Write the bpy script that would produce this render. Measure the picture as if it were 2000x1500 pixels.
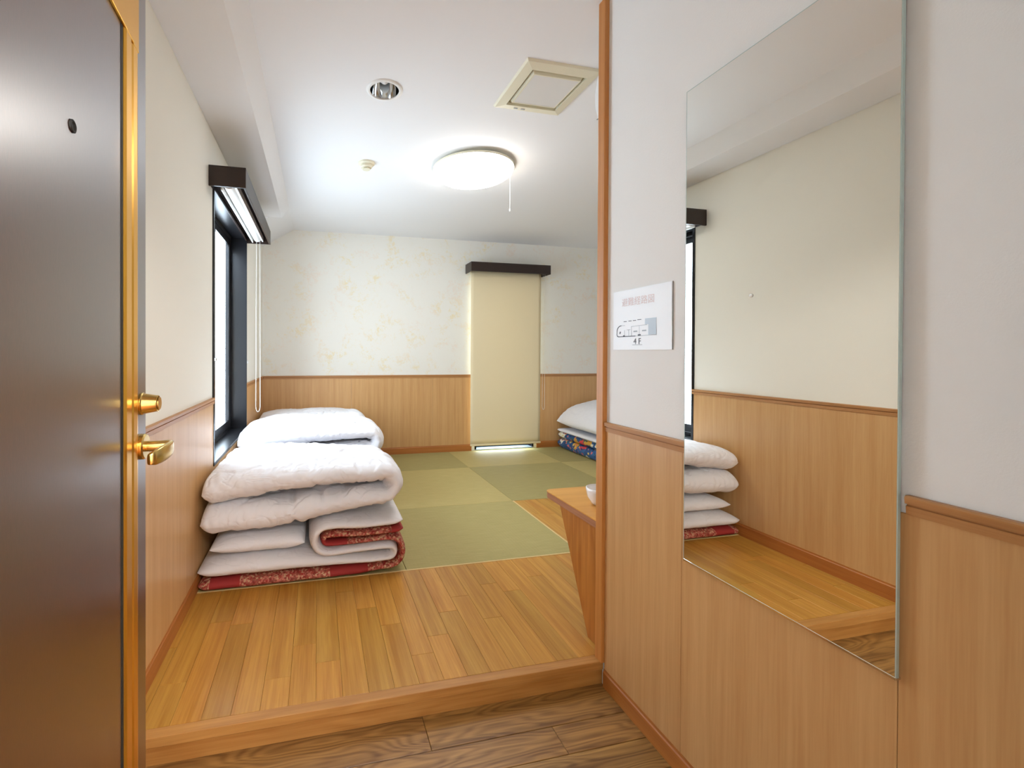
import bpy, bmesh, math, random
from mathutils import Vector, Matrix, noise

for o in list(bpy.data.objects):
    bpy.data.objects.remove(o)
S = bpy.context.scene
C = S.collection
random.seed(7)

# ------------------------------------------------------------------ camera
EYE = 1.2206                       # eye height above the entry floor
F, CX, CY = 845.41, 807.82, 693.99  # focal length and principal point for a 2000x1500 frame
YAW, ROLL, PITCH = 0.2185, -0.0036, 0.0064
cam_d = bpy.data.cameras.new('camera')
cam = bpy.data.objects.new('camera', cam_d)
C.objects.link(cam)
S.camera = cam
cam_d.sensor_fit = 'HORIZONTAL'
cam_d.sensor_width = 36
cam_d.lens = F / 2000 * 36
cam_d.shift_x = (1000 - CX) / 2000
cam_d.shift_y = (CY - 750) / 2000
cam_d.clip_start = 0.02
_fw = Vector((math.sin(YAW), math.cos(YAW), 0))
_rt = Vector((math.cos(YAW), -math.sin(YAW), 0))
_up = Vector((0, 0, 1))
_f2 = _fw * math.cos(PITCH) - _up * math.sin(PITCH)
_u2 = _up * math.cos(PITCH) + _fw * math.sin(PITCH)
_r3 = _rt * math.cos(ROLL) - _u2 * math.sin(ROLL)
_u3 = _u2 * math.cos(ROLL) + _rt * math.sin(ROLL)
M = Matrix((_r3, _u3, -_f2)).transposed().to_4x4()
M.translation = Vector((0, 0, EYE))
cam.matrix_world = M

# ------------------------------------------------------------------ light and exposure
W = bpy.data.worlds.new('world')
S.world = W
W.use_nodes = True
bg = W.node_tree.nodes['Background']
bg.inputs[0].default_value = (0.75, 0.87, 1.0, 1)
bg.inputs[1].default_value = 11.0


def area_light(name, loc, rot, sx, sy, power, color, portal=False):
    d = bpy.data.lights.new(name, 'AREA')
    d.shape = 'RECTANGLE'
    d.size, d.size_y = sx, sy
    d.energy = power
    d.color = color
    if portal:
        d.cycles.is_portal = True
    o = bpy.data.objects.new(name, d)
    C.objects.link(o)
    o.location = loc
    o.rotation_euler = rot
    return o


# sampling portals in the two window openings (they give no light of their own)
area_light('window_portal', (-0.73, 3.11, 1.367), (0, -math.pi / 2, 0), 1.5, 1.1, 1, (1, 1, 1), True)
area_light('window_portal', (2.15, 4.90, 1.1), (-math.pi / 2, 0, 0), 0.8, 1.9, 1, (1, 1, 1), True)
# fill light added in the unseen corridor, shining in through the open doorway
area_light('corridor_fill', (0.85, -0.95, 2.38), (0.35, 0.2, 0), 0.9, 0.5, 80, (1.0, 0.985, 0.96))

S.view_settings.view_transform = 'Standard'
S.view_settings.look = 'None'
S.view_settings.gamma = 1
S.view_settings.use_curve_mapping = False
S.view_settings.exposure = 0.40
# light paths: enough for the mirror and the bounce light of a white room
S.cycles.max_bounces = 6
S.cycles.diffuse_bounces = 4
S.cycles.glossy_bounces = 3
S.cycles.transmission_bounces = 3
S.cycles.transparent_max_bounces = 6
S.cycles.caustics_reflective = False
S.cycles.caustics_refractive = False

# ------------------------------------------------------------------ measures (z = 0 is the entry floor)
XL, XR, YB, XRR = -0.56, 1.032, 4.741, 3.90
ZS, ZD, ZW, ZC = 0.086, 0.970, 2.409, 2.511
YS = 1.397          # front of the step
YF = 0.20           # front wall, room side
XB, XF = -0.312, -0.249
YSO = 4.00          # far end of the lowered soffit
T1, T2, T3 = 2.20, 3.066, 4.053
C0, C1, C2 = 0.455, 1.464, 2.475


# ------------------------------------------------------------------ materials
def lin(c):
    return tuple(((v / 255) / 12.92 if v / 255 <= 0.04045 else ((v / 255 + 0.055) / 1.055) ** 2.4) for v in c) + (1,)


class NT:
    def __init__(s, name):
        s.m = bpy.data.materials.new(name)
        s.m.use_nodes = True
        s.t = s.m.node_tree
        s.p = s.t.nodes['Principled BSDF']

    def n(s, kind, **kw):
        nd = s.t.nodes.new('ShaderNode' + kind)
        for k, v in kw.items():
            if k in nd.inputs:
                nd.inputs[k].default_value = v
            else:
                setattr(nd, k, v)
        return nd

    def l(s, a, b):
        s.t.links.new(a, b)

    def coords(s, scale, rnd=0.0, kind='Object'):
        tc = s.n('TexCoord')
        mp = s.n('Mapping')
        mp.inputs['Scale'].default_value = scale
        if rnd:
            oi = s.n('ObjectInfo')
            mu = s.n('Math', operation='MULTIPLY')
            mu.inputs[1].default_value = rnd
            s.l(oi.outputs['Random'], mu.inputs[0])
            ad = s.n('VectorMath', operation='ADD')
            s.l(tc.outputs[kind], ad.inputs[0])
            s.l(mu.outputs[0], ad.inputs[1])
            s.l(ad.outputs[0], mp.inputs['Vector'])
        else:
            s.l(tc.outputs[kind], mp.inputs['Vector'])
        return mp.outputs[0]

    def noise(s, vec, scale, detail=4, rough=0.55, dist=0.0):
        nd = s.n('TexNoise')
        nd.inputs['Scale'].default_value = scale
        nd.inputs['Detail'].default_value = detail
        nd.inputs['Roughness'].default_value = rough
        nd.inputs['Distortion'].default_value = dist
        s.l(vec, nd.inputs['Vector'])
        return nd.outputs['Fac']

    def ramp(s, fac, stops, interp='LINEAR'):
        r = s.n('ValToRGB')
        r.color_ramp.interpolation = interp
        el = r.color_ramp.elements
        while len(el) < len(stops):
            el.new(0.5)
        for e, (p, c) in zip(el, stops):
            e.position = p
            e.color = c if len(c) == 4 else tuple(c) + (1,)
        s.l(fac, r.inputs[0])
        return r.outputs[0]

    def mix(s, fac, a, b, mode='MIX'):
        m = s.n('Mix', data_type='RGBA', blend_type=mode)
        for i, v in ((0, fac), (6, a), (7, b)):
            if hasattr(v, 'is_linked'):
                s.l(v, m.inputs[i])
            else:
                m.inputs[i].default_value = v
        return m.outputs[2]

    def bump(s, h, strength, dist=0.001):
        b = s.n('Bump')
        b.inputs['Strength'].default_value = strength
        b.inputs['Distance'].default_value = dist
        s.l(h, b.inputs['Height'])
        s.l(b.outputs[0], s.p.inputs['Normal'])

    def set(s, **kw):
        for k, v in kw.items():
            s.p.inputs[k.replace('_', ' ')].default_value = v


def plain(name, rgb, rough=0.5, metal=0.0, spec=0.5, coat=0.0):
    k = NT(name)
    k.set(Base_Color=lin(rgb), Roughness=rough, Metallic=metal)
    k.p.inputs['Specular IOR Level'].default_value = spec
    k.p.inputs['Coat Weight'].default_value = coat
    return k.m


def wood(name, light, dark, axis, fine=90.0, rough=0.4, figure=0.0, vary=0.0, spec=0.5, contrast=1.0, knots=False):
    """Veneer or board: grain runs along the axis given (0 x, 1 y, 2 z)."""
    k = NT(name)
    sc = [1.0, 1.0, 1.0]
    sc[axis] = 0.03
    v = k.coords(tuple(sc), 7.3)
    f1 = k.noise(v, fine * 2.2, 3, 0.6)
    f2 = k.noise(v, fine * 0.35, 4, 0.6, 0.3)
    add = k.n('Math', operation='MULTIPLY_ADD')
    k.l(f1, add.inputs[0])
    add.inputs[1].default_value = 0.55
    k.l(f2, add.inputs[2])
    lo, hi = 0.775 - 0.28 / contrast, 0.775 + 0.28 / contrast
    fac = k.n('MapRange')
    fac.inputs['From Min'].default_value = lo
    fac.inputs['From Max'].default_value = hi
    k.l(add.outputs[0], fac.inputs['Value'])
    out = fac.outputs[0]
    if figure:
        sc2 = [1.0, 1.0, 1.0]
        sc2[axis] = 0.16
        v2 = k.coords(tuple(sc2), 13.1)
        warp = k.noise(v2, 9.0, 2, 0.5)
        mu = k.n('Math', operation='MULTIPLY')
        mu.inputs[1].default_value = 22.0 if not knots else 62.0
        k.l(warp, mu.inputs[0])
        sn = k.n('Math', operation='SINE')
        k.l(mu.outputs[0], sn.inputs[0])
        ab = k.n('Math', operation='POWER')
        aa = k.n('Math', operation='ABSOLUTE')
        k.l(sn.outputs[0], aa.inputs[0])
        k.l(aa.outputs[0], ab.inputs[0])
        ab.inputs[1].default_value = 2.5
        m2 = k.n('Math', operation='MULTIPLY_ADD')
        k.l(ab.outputs[0], m2.inputs[0])
        m2.inputs[1].default_value = figure
        k.l(out, m2.inputs[2])
        out = m2.outputs[0]
    col = k.ramp(out, [(0.0, lin(light)), (1.0, lin(dark))])
    if vary:
        oi = k.n('ObjectInfo')
        hs = k.n('HueSaturation')
        mr = k.n('MapRange')
        mr.inputs['To Min'].default_value = 1 - vary
        mr.inputs['To Max'].default_value = 1 + vary
        k.l(oi.outputs['Random'], mr.inputs['Value'])
        k.l(mr.outputs[0], hs.inputs['Value'])
        mh = k.n('MapRange')
        mh.inputs['To Min'].default_value = 0.502
        mh.inputs['To Max'].default_value = 0.495
        k.l(oi.outputs['Random'], mh.inputs['Value'])
        k.l(mh.outputs[0], hs.inputs['Hue'])
        k.l(col, hs.inputs['Color'])
        col = hs.outputs[0]
    k.l(col, k.p.inputs['Base Color'])
    k.set(Roughness=rough)
    k.p.inputs['Specular IOR Level'].default_value = spec
    k.bump(out, 0.12, 0.0006)
    return k.m


def wallpaper(name, rgb, leaf=None):
    k = NT(name)
    v = k.coords((1, 1, 1))
    col = None
    if leaf:
        a = k.noise(v, 5.5, 3, 0.6, 0.6)
        b = k.noise(v, 30.0, 4, 0.7, 1.2)
        m = k.n('Math', operation='MULTIPLY')
        k.l(a, m.inputs[0])
        k.l(b, m.inputs[1])
        fac = k.ramp(m.outputs[0], [(0.27, (0, 0, 0)), (0.38, (0.62, 0.62, 0.62))])
        tone = k.ramp(k.noise(v, 3.0, 1), [(0.4, lin(leaf)), (0.6, lin((238, 222, 206)))])
        col = k.mix(fac, lin(rgb), tone)
        k.l(col, k.p.inputs['Base Color'])
    else:
        k.set(Base_Color=lin(rgb))
    k.set(Roughness=0.75)
    k.p.inputs['Specular IOR Level'].default_value = 0.25
    if name != 'ceiling_paper':
        k.bump(k.noise(v, 260.0, 2, 0.7), 0.25, 0.0012)
    return k.m


def tatami_mat():
    k = NT('tatami_rush')
    tc = k.n('TexCoord')
    sep = k.n('SeparateXYZ')
    k.l(tc.outputs['Object'], sep.inputs[0])

    def wav(out, f):
        m = k.n('Math', operation='MULTIPLY')
        m.inputs[1].default_value = f
        k.l(out, m.inputs[0])
        s_ = k.n('Math', operation='SINE')
        k.l(m.outputs[0], s_.inputs[0])
        return s_.outputs[0]
    w1 = wav(sep.outputs[1], 1100.0)
    w2 = wav(sep.outputs[0], 320.0)
    mx = k.n('Math', operation='MULTIPLY_ADD')
    k.l(w1, mx.inputs[0])
    mx.inputs[1].default_value = 0.6
    k.l(w2, mx.inputs[2])
    mp = k.n('Mapping')
    mp.inputs['Scale'].default_value = (2, 60, 1)
    k.l(tc.outputs['Object'], mp.inputs['Vector'])
    nz = k.noise(mp.outputs[0], 4.0, 4, 0.6)
    base = k.ramp(nz, [(0.3, lin((180, 165, 106))), (0.7, lin((200, 185, 127)))])
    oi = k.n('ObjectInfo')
    col = k.mix(1.0, base, oi.outputs['Color'], 'MULTIPLY')  # object colour carries each mat's painted weave sheen
    k.l(col, k.p.inputs['Base Color'])
    k.set(Roughness=0.6)
    k.p.inputs['Specular IOR Level'].default_value = 0.3
    k.bump(mx.outputs[0], 0.35, 0.0005)
    return k.m


def cloth(name, rgb, sub=0.0):
    k = NT(name)
    v = k.coords((1, 1, 1))
    k.set(Base_Color=lin(rgb), Roughness=0.85)
    k.p.inputs['Specular IOR Level'].default_value = 0.15
    k.p.inputs['Sheen Weight'].default_value = 0.15
    mp = k.n('Mapping')
    mp.inputs['Scale'].default_value = (1.0, 1.9, 1.0)
    mp.inputs['Rotation'].default_value = (0, 0, 0.7)
    k.l(v, mp.inputs['Vector'])
    a = k.noise(mp.outputs[0], 6.5, 2, 0.45, 1.2)
    b1 = k.n('Math', operation='SUBTRACT')
    k.l(a, b1.inputs[0])
    b1.inputs[1].default_value = 0.5
    b2_ = k.n('Math', operation='ABSOLUTE')
    k.l(b1.outputs[0], b2_.inputs[0])
    cr = k.ramp(b2_.outputs[0], [(0.0, (0, 0, 0)), (0.07, (1, 1, 1))], 'EASE')
    k.bump(cr, 0.28, 0.006)
    return k.m


def red_patchwork():
    k = NT('red_floral_patchwork')
    tc = k.n('TexCoord')
    sep = k.n('SeparateXYZ')
    k.l(tc.outputs['UV'], sep.inputs[0])
    # blocks along the mattress
    sc_ = k.n('Math', operation='MULTIPLY')
    sc_.inputs[1].default_value = 1 / 2.3
    k.l(sep.outputs[0], sc_.inputs[0])
    on, off = (1, 1, 1), (0, 0, 0)
    block = k.ramp(sc_.outputs[0], [(0.0, on), (0.022, off), (0.082, on), (0.265, off), (0.345, on), (0.56, off), (0.63, on), (0.79, off), (0.87, on)], 'CONSTANT')
    mp = k.n('Mapping')
    mp.inputs['Scale'].default_value = (1, 1, 1)
    k.l(tc.outputs['Object'], mp.inputs['Vector'])
    vo = k.n('TexVoronoi')
    vo.inputs['Scale'].default_value = 110.0
    k.l(mp.outputs[0], vo.inputs['Vector'])
    sep2 = k.n('SeparateColor')
    k.l(vo.outputs['Color'], sep2.inputs[0])
    floral = k.ramp(sep2.outputs[0], [(0, lin((122, 22, 26))), (0.30, lin((196, 112, 98))), (0.55, lin((160, 44, 44))), (0.72, lin((206, 176, 138))), (0.9, lin((110, 30, 34)))], 'CONSTANT')
    soft = k.ramp(k.noise(mp.outputs[0], 60.0, 3), [(0.35, lin((168, 62, 54))), (0.65, lin((206, 146, 116)))])
    fl2 = k.mix(0.35, floral, soft)
    col = k.mix(block, lin((158, 50, 48)), fl2)
    k.l(col, k.p.inputs['Base Color'])
    k.set(Roughness=0.7)
    k.p.inputs['Specular IOR Level'].default_value = 0.3
    return k.m


def blue_floral():
    k = NT('blue_floral_cotton')
    v = k.coords((1, 1, 1))
    nz = k.n('TexNoise')
    nz.inputs['Scale'].default_value = 14.0
    k.l(v, nz.inputs['Vector'])
    ad = k.n('VectorMath', operation='MULTIPLY_ADD')
    k.l(nz.outputs['Color'], ad.inputs[0])
    ad.inputs[1].default_value = (0.05, 0.05, 0.05)
    k.l(v, ad.inputs[2])
    vo = k.n('TexVoronoi')
    vo.inputs['Scale'].default_value = 10.0
    k.l(ad.outputs[0], vo.inputs['Vector'])
    sc = k.n('SeparateColor')
    k.l(vo.outputs['Color'], sc.inputs[0])
    big = k.ramp(sc.outputs[1], [(0, lin((52, 96, 148))), (0.42, lin((214, 66, 74))), (0.62, lin((40, 78, 128))), (0.80, lin((232, 226, 206))), (0.9, lin((206, 152, 60)))], 'CONSTANT')
    vo2 = k.n('TexVoronoi')
    vo2.inputs['Scale'].default_value = 42.0
    k.l(ad.outputs[0], vo2.inputs['Vector'])
    sc2 = k.n('SeparateColor')
    k.l(vo2.outputs['Color'], sc2.inputs[0])
    f = k.ramp(sc2.outputs[0], [(0, (0, 0, 0)), (0.74, (1, 1, 1))], 'CONSTANT')
    sm = k.ramp(sc2.outputs[1], [(0, lin((30, 60, 108))), (0.4, lin((216, 110, 110))), (0.7, lin((222, 190, 110))), (0.85, lin((40, 96, 90)))], 'CONSTANT')
    col = k.mix(f, big, sm)
    k.l(col, k.p.inputs['Base Color'])
    k.set(Roughness=0.6)
    return k.m


def emit(name, rgb, strength):
    k = NT(name)
    k.set(Base_Color=(0.8, 0.8, 0.8, 1))
    k.p.inputs['Emission Color'].default_value = tuple(rgb) + (1,)
    k.p.inputs['Emission Strength'].default_value = strength
    return k.m


def glass(name):
    k = NT(name)
    k.t.nodes.remove(k.p)
    out = [n for n in k.t.nodes if n.type == 'OUTPUT_MATERIAL'][0]
    tr = k.n('BsdfTransparent')
    tr.inputs[0].default_value = (0.95, 0.97, 0.97, 1)
    gl = k.n('BsdfGlossy')
    gl.inputs['Roughness'].default_value = 0.02
    mx = k.n('MixShader')
    mx.inputs[0].default_value = 0.05
    k.l(tr.outputs[0], mx.inputs[1])
    k.l(gl.outputs[0], mx.inputs[2])
    k.l(mx.outputs[0], out.inputs[0])
    return k.m


def blind_cloth():
    k = NT('cream_blind_cloth')
    v = k.coords((1, 1, 1))
    out = [n for n in k.t.nodes if n.type == 'OUTPUT_MATERIAL'][0]
    k.set(Base_Color=lin((246, 230, 192)), Roughness=0.8)
    k.p.inputs['Specular IOR Level'].default_value = 0.1
    tl = k.n('BsdfTranslucent')
    tl.inputs[0].default_value = lin((236, 222, 180))
    mx = k.n('MixShader')
    mx.inputs[0].default_value = 0.06
    k.l(k.p.outputs[0], mx.inputs[1])
    k.l(tl.outputs[0], mx.inputs[2])
    k.l(mx.outputs[0], out.inputs[0])
    k.bump(k.noise(v, 500.0, 2), 0.2, 0.0005)
    return k.m


def door_paint():
    k = NT('dark_brown_door_paint')
    v = k.coords((1, 1, 0.25))
    nz = k.noise(v, 420.0, 3, 0.6)
    col = k.ramp(nz, [(0.3, lin((52, 26, 18))), (0.7, lin((66, 34, 24)))])
    k.l(col, k.p.inputs['Base Color'])
    k.set(Roughness=0.32)
    k.p.inputs['Specular IOR Level'].default_value = 0.8
    k.p.inputs['Coat Weight'].default_value = 1.0
    k.p.inputs['Coat Roughness'].default_value = 0.28
    k.bump(nz, 0.10, 0.0006)
    return k.m


MT = dict(
    wall_white=wallpaper('white_wallpaper', (243, 242, 240)),
    wall_cream=wallpaper('cream_wallpaper', (245, 241, 230)),
    wall_leaf=wallpaper('leaf_wallpaper', (238, 235, 226), (236, 218, 166)),
    ceil=wallpaper('ceiling_paper', (240, 240, 241)),
    veneer=wood('oak_veneer', (218, 174, 120), (198, 148, 94), 2, 95, 0.36, contrast=0.9),
    rail_x=wood('rail_wood_x', (198, 146, 94), (170, 116, 68), 0, 80, 0.4),
    rail_y=wood('rail_wood_y', (198, 146, 94), (170, 116, 68), 1, 80, 0.4),
    base_x=wood('baseboard_wood_x', (192, 124, 62), (164, 96, 44), 0, 80, 0.4),
    base_y=wood('baseboard_wood_y', (192, 124, 62), (164, 96, 44), 1, 80, 0.4),
    post=wood('post_wood', (214, 148, 80), (186, 118, 56), 2, 70, 0.4),
    plank=wood('honey_oak_plank', (212, 160, 74), (180, 122, 44), 1, 80, 0.30, figure=0.10, vary=0.10, contrast=1.2),
    nosing=wood('nosing_oak', (206, 150, 84), (168, 110, 52), 0, 60, 0.42, figure=0.25, contrast=1.0),
    entry=wood('dark_entry_plank', (190, 146, 82), (114, 78, 38), 0, 60, 0.42, figure=0.34, vary=0.10, contrast=0.9, knots=True),
    desk=wood('desk_wood', (228, 170, 84), (208, 144, 58), 0, 70, 0.3, figure=0.1),
    desk_side=wood('bracket_wood', (204, 136, 66), (168, 100, 40), 2, 60, 0.4, figure=0.3),
    desk_edge=wood('desk_edge_wood', (186, 128, 92), (142, 88, 60), 1, 120, 0.5),
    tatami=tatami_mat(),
    tborder=plain('pale_floor_border', (226, 198, 140), 0.5),
    white=cloth('white_cotton', (238, 236, 240)),
    sheet=cloth('white_sheet_cotton', (234, 230, 232)),
    red=red_patchwork(),
    blue=blue_floral(),
    espresso=plain('espresso_laminate', (44, 30, 24), 0.35),
    black_alu=plain('dark_bronze_aluminium', (26, 26, 30), 0.28, 0.4),
    brass=plain('satin_brass', (218, 184, 112), 0.24, 1.0),
    brass_trim=plain('brass_trim', (226, 168, 62), 0.30, 0.9),
    sill_alu=plain('silver_sill', (170, 186, 204), 0.3, 0.3),
    chrome=plain('chrome', (225, 225, 225), 0.08, 1.0),
    mirror=plain('mirror_silver', (238, 240, 236), 0.0, 1.0),
    mirror_edge=plain('polished_glass_edge', (186, 204, 198), 0.12, 0.0, 0.8),
    plastic=plain('ivory_plastic', (228, 222, 198), 0.45),
    vent_in=plain('grey_white_panel', (222, 220, 216), 0.6),
    vent_gap=plain('vent_cavity', (150, 140, 100), 0.7),
    dark=plain('dark_cavity', (16, 14, 12), 0.7),
    white_pl=plain('white_plastic', (240, 242, 242), 0.3),
    white_paint=plain('white_paint', (238, 238, 236), 0.4),
    ceramic=plain('white_ceramic', (244, 244, 246), 0.15),
    paper=plain('white_card', (244, 245, 248), 0.35),
    ink=plain('dark_ink', (110, 114, 124), 0.6),
    ink_light=plain('grey_ink', (184, 190, 198), 0.6),
    ink_red=plain('faded_red_ink', (236, 214, 212), 0.6),
    ink_blue=plain('pale_blue_ink', (212, 228, 242), 0.6),
    card_edge=plain('card_edge', (150, 152, 152), 0.6),
    chain=plain('white_bead_chain', (238, 236, 228), 0.4),
    lamp=emit('lit_lamp_shade', (1.0, 0.96, 0.90), 16.0),
    glass=glass('window_glass'),
    blind=blind_cloth(),
    door=door_paint(),
    rubber=plain('pale_spot', (252, 254, 250), 0.25),
)


# ------------------------------------------------------------------ helpers
def tag(o, label=None, cat=None, group=None, kind=None):
    if label: o['label'] = label
    if cat: o['category'] = cat
    if group: o['group'] = group
    if kind: o['kind'] = kind
    return o


def empty(name, loc=(0, 0, 0), rz=0.0, parent=None):
    o = bpy.data.objects.new(name, None)
    C.objects.link(o)
    o.empty_display_size = 0.05
    if parent:
        o.parent = parent
        loc = Vector(loc) - WL(parent)
    o.location = loc
    o.rotation_euler = (0, 0, rz)
    return o


def WL(o):
    v = Vector((0, 0, 0))
    while o:
        v += o.location
        o = o.parent
    return v


def link(name, me, mat, parent=None, loc=(0, 0, 0), local=False, smooth=False):
    """loc is in world space unless local; parents here are unrotated save the door."""
    o = bpy.data.objects.new(name, me)
    C.objects.link(o)
    if mat is not None:
        me.materials.append(MT[mat] if isinstance(mat, str) else mat)
    if parent:
        o.parent = parent
        o.location = Vector(loc) if local else Vector(loc) - WL(parent)
    else:
        o.location = loc
    if smooth:
        for p in me.polygons:
            p.use_smooth = True
    return o


def bm_mesh(bm, name='mesh'):
    bmesh.ops.recalc_face_normals(bm, faces=bm.faces)
    me = bpy.data.meshes.new(name)
    bm.to_mesh(me)
    bm.free()
    return me


def bm_box(bm, x0, x1, y0, y1, z0, z1):
    v = [bm.verts.new((x, y, z)) for z in (z0, z1) for y in (y0, y1) for x in (x0, x1)]
    for f in ((0, 2, 3, 1), (4, 5, 7, 6), (0, 1, 5, 4), (2, 6, 7, 3), (0, 4, 6, 2), (1, 3, 7, 5)):
        bm.faces.new([v[i] for i in f])


def box(name, x0, x1, y0, y1, z0, z1, mat, parent=None, bev=0.0, local=False, seg=2):
    c = Vector(((x0 + x1) / 2, (y0 + y1) / 2, (z0 + z1) / 2))
    bm = bmesh.new()
    bm_box(bm, x0 - c.x, x1 - c.x, y0 - c.y, y1 - c.y, z0 - c.z, z1 - c.z)
    if bev:
        bmesh.ops.bevel(bm, geom=bm.edges[:], offset=bev, segments=seg, affect='EDGES', profile=0.5)
    return link(name, bm_mesh(bm, name), mat, parent, c, local, bev >= 0.004)


def prism(name, pts, axis, a0, a1, mat, parent=None, local=False, smooth=False, bev=0.0):
    """Extrude a 2-D outline along an axis. axis 0: pts are (y, z); 1: (x, z); 2: (x, y)."""
    def P(p, a):
        return {0: (a, p[0], p[1]), 1: (p[0], a, p[1]), 2: (p[0], p[1], a)}[axis]
    cx = sum(p[0] for p in pts) / len(pts)
    cy = sum(p[1] for p in pts) / len(pts)
    am = (a0 + a1) / 2
    c = Vector(P((cx, cy), am))
    bm = bmesh.new()
    lo = [bm.verts.new(Vector(P(p, a0)) - c) for p in pts]
    hi = [bm.verts.new(Vector(P(p, a1)) - c) for p in pts]
    n = len(pts)
    bm.faces.new(lo)
    bm.faces.new(hi[::-1])
    for i in range(n):
        bm.faces.new((lo[i], lo[(i + 1) % n], hi[(i + 1) % n], hi[i]))
    if bev:
        bmesh.ops.bevel(bm, geom=bm.edges[:], offset=bev, segments=2, affect='EDGES')
    o = link(name, bm_mesh(bm, name), mat, parent, c, local)
    if smooth:
        for p in o.data.polygons:
            p.use_smooth = len(p.vertices) == 4
    return o


def lathe_mesh(prof, n=48, axis='Z'):
    """prof: (radius, height) pairs."""
    bm = bmesh.new()
    rings = []
    for r, h in prof:
        if r < 1e-6:
            rings.append([bm.verts.new((0, 0, h))])
        else:
            rings.append([bm.verts.new((r * math.cos(2 * math.pi * i / n), r * math.sin(2 * math.pi * i / n), h)) for i in range(n)])
    for a, b in zip(rings, rings[1:]):
        for i in range(n):
            j = (i + 1) % n
            q = [a[i % len(a)], a[j % len(a)], b[j % len(b)], b[i % len(b)]]
            q2 = []
            for v in q:
                if v not in q2:
                    q2.append(v)
            if len(q2) > 2:
                bm.faces.new(q2)
    if axis == 'X':
        bmesh.ops.rotate(bm, verts=bm.verts, matrix=Matrix.Rotation(math.pi / 2, 3, 'Y'))
    return bm_mesh(bm, 'lathe')


def lathe(name, prof, loc, mat, parent=None, n=48, axis='Z', local=False, smooth=True, hard=None):
    me = lathe_mesh(prof, n, axis)
    o = link(name, me, mat, parent, loc, local, smooth)
    if hard:
        try:
            me.set_sharp_from_angle(angle=math.radians(hard))
        except Exception:
            pass
    return o


def tube_mesh(pts, r, n=8, closed=False):
    bm = bmesh.new()
    rings = []
    N = len(pts)
    up = Vector((0, 0, 1))
    for i, p in enumerate(pts):
        a = Vector(pts[(i - 1) % N] if closed or i else pts[0])
        b = Vector(pts[(i + 1) % N] if closed or i < N - 1 else pts[-1])
        t = (b - a).normalized()
        u = t.cross(Vector((0, 1, 0.013))).normalized()
        w = t.cross(u)
        rings.append([bm.verts.new(Vector(p) + r * (math.cos(2 * math.pi * k / n) * u + math.sin(2 * math.pi * k / n) * w)) for k in range(n)])
    m = N if closed else N - 1
    for i in range(m):
        A, B = rings[i], rings[(i + 1) % N]
        for k in range(n):
            bm.faces.new((A[k], A[(k + 1) % n], B[(k + 1) % n], B[k]))
    if not closed:
        bm.faces.new(rings[0])
        bm.faces.new(rings[-1][::-1])
    return bm_mesh(bm, 'tube')


def wallpiece(name, rects, axis, a0, a1, mat, parent=None):
    """One wall mesh made of upright rectangles (u0, u1, z0, z1), a0..a1 thick along the axis."""
    bm = bmesh.new()
    for u0, u1, z0, z1 in rects:
        if axis == 0:
            bm_box(bm, a0, a1, u0, u1, z0, z1)
        else:
            bm_box(bm, u0, u1, a0, a1, z0, z1)
    return link(name, bm_mesh(bm, name), mat, parent)


# ------------------------------------------------------------------ the shell
WT = 0.15
WY0, WY1, WZ0, WZ1 = 2.555, 3.667, 0.606, 2.128     # opening of the side window
BX0, BX1, BZ0, BZ1 = 1.790, 2.515, ZS + 0.012, 2.10   # opening of the back window

wall_left = tag(wallpiece('wall_left', [(YF - 0.1, WY0, -0.1, 2.7), (WY1, YB + WT, -0.1, 2.7), (WY0, WY1, -0.1, WZ0), (WY0, WY1, WZ1, 2.7)], 0, XL - WT, XL, 'wall_cream'), 'cream papered side wall with a wooden lower half and window', kind='structure')
wall_back = tag(wallpiece('wall_back', [(XL - WT, BX0, -0.1, 2.7), (BX1, XRR + WT, -0.1, 2.7), (BX0, BX1, BZ1, 2.7), (BX0, BX1, -0.1, BZ0)], 1, YB, YB + WT, 'wall_leaf'), 'far wall with faint golden leaf print paper above wooden panels', kind='structure')
wall_entry = tag(wallpiece('wall_entry', [(YF - 0.1, 1.395, -0.1, 2.7)], 0, XR, XR + 0.06, 'wall_white'), 'white papered entry wall carrying the tall mirror', kind='structure')
wall_partition = tag(wallpiece('wall_partition', [(XR, XRR, -0.1, 2.7)], 1, 1.395, 1.424, 'wall_white'), 'partition behind the wooden post, facing the tatami room', kind='structure')
wall_right = tag(wallpiece('wall_right', [(1.40, YB + WT, -0.1, 2.7)], 0, XRR, XRR + WT, 'wall_white'), 'white side wall of the tatami room hidden behind the partition', kind='structure')
DX0, DX1, DZ = -0.315, 0.515, 2.03
wall_front = tag(wallpiece('wall_front', [(XL - WT, DX0, -0.1, 2.7), (DX1, XR + 0.06, -0.1, 2.7), (DX0, DX1, DZ, 2.7)], 1, YF - 0.1, YF, 'wall_white'), 'front wall around the open entrance doorway', kind='structure')

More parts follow.
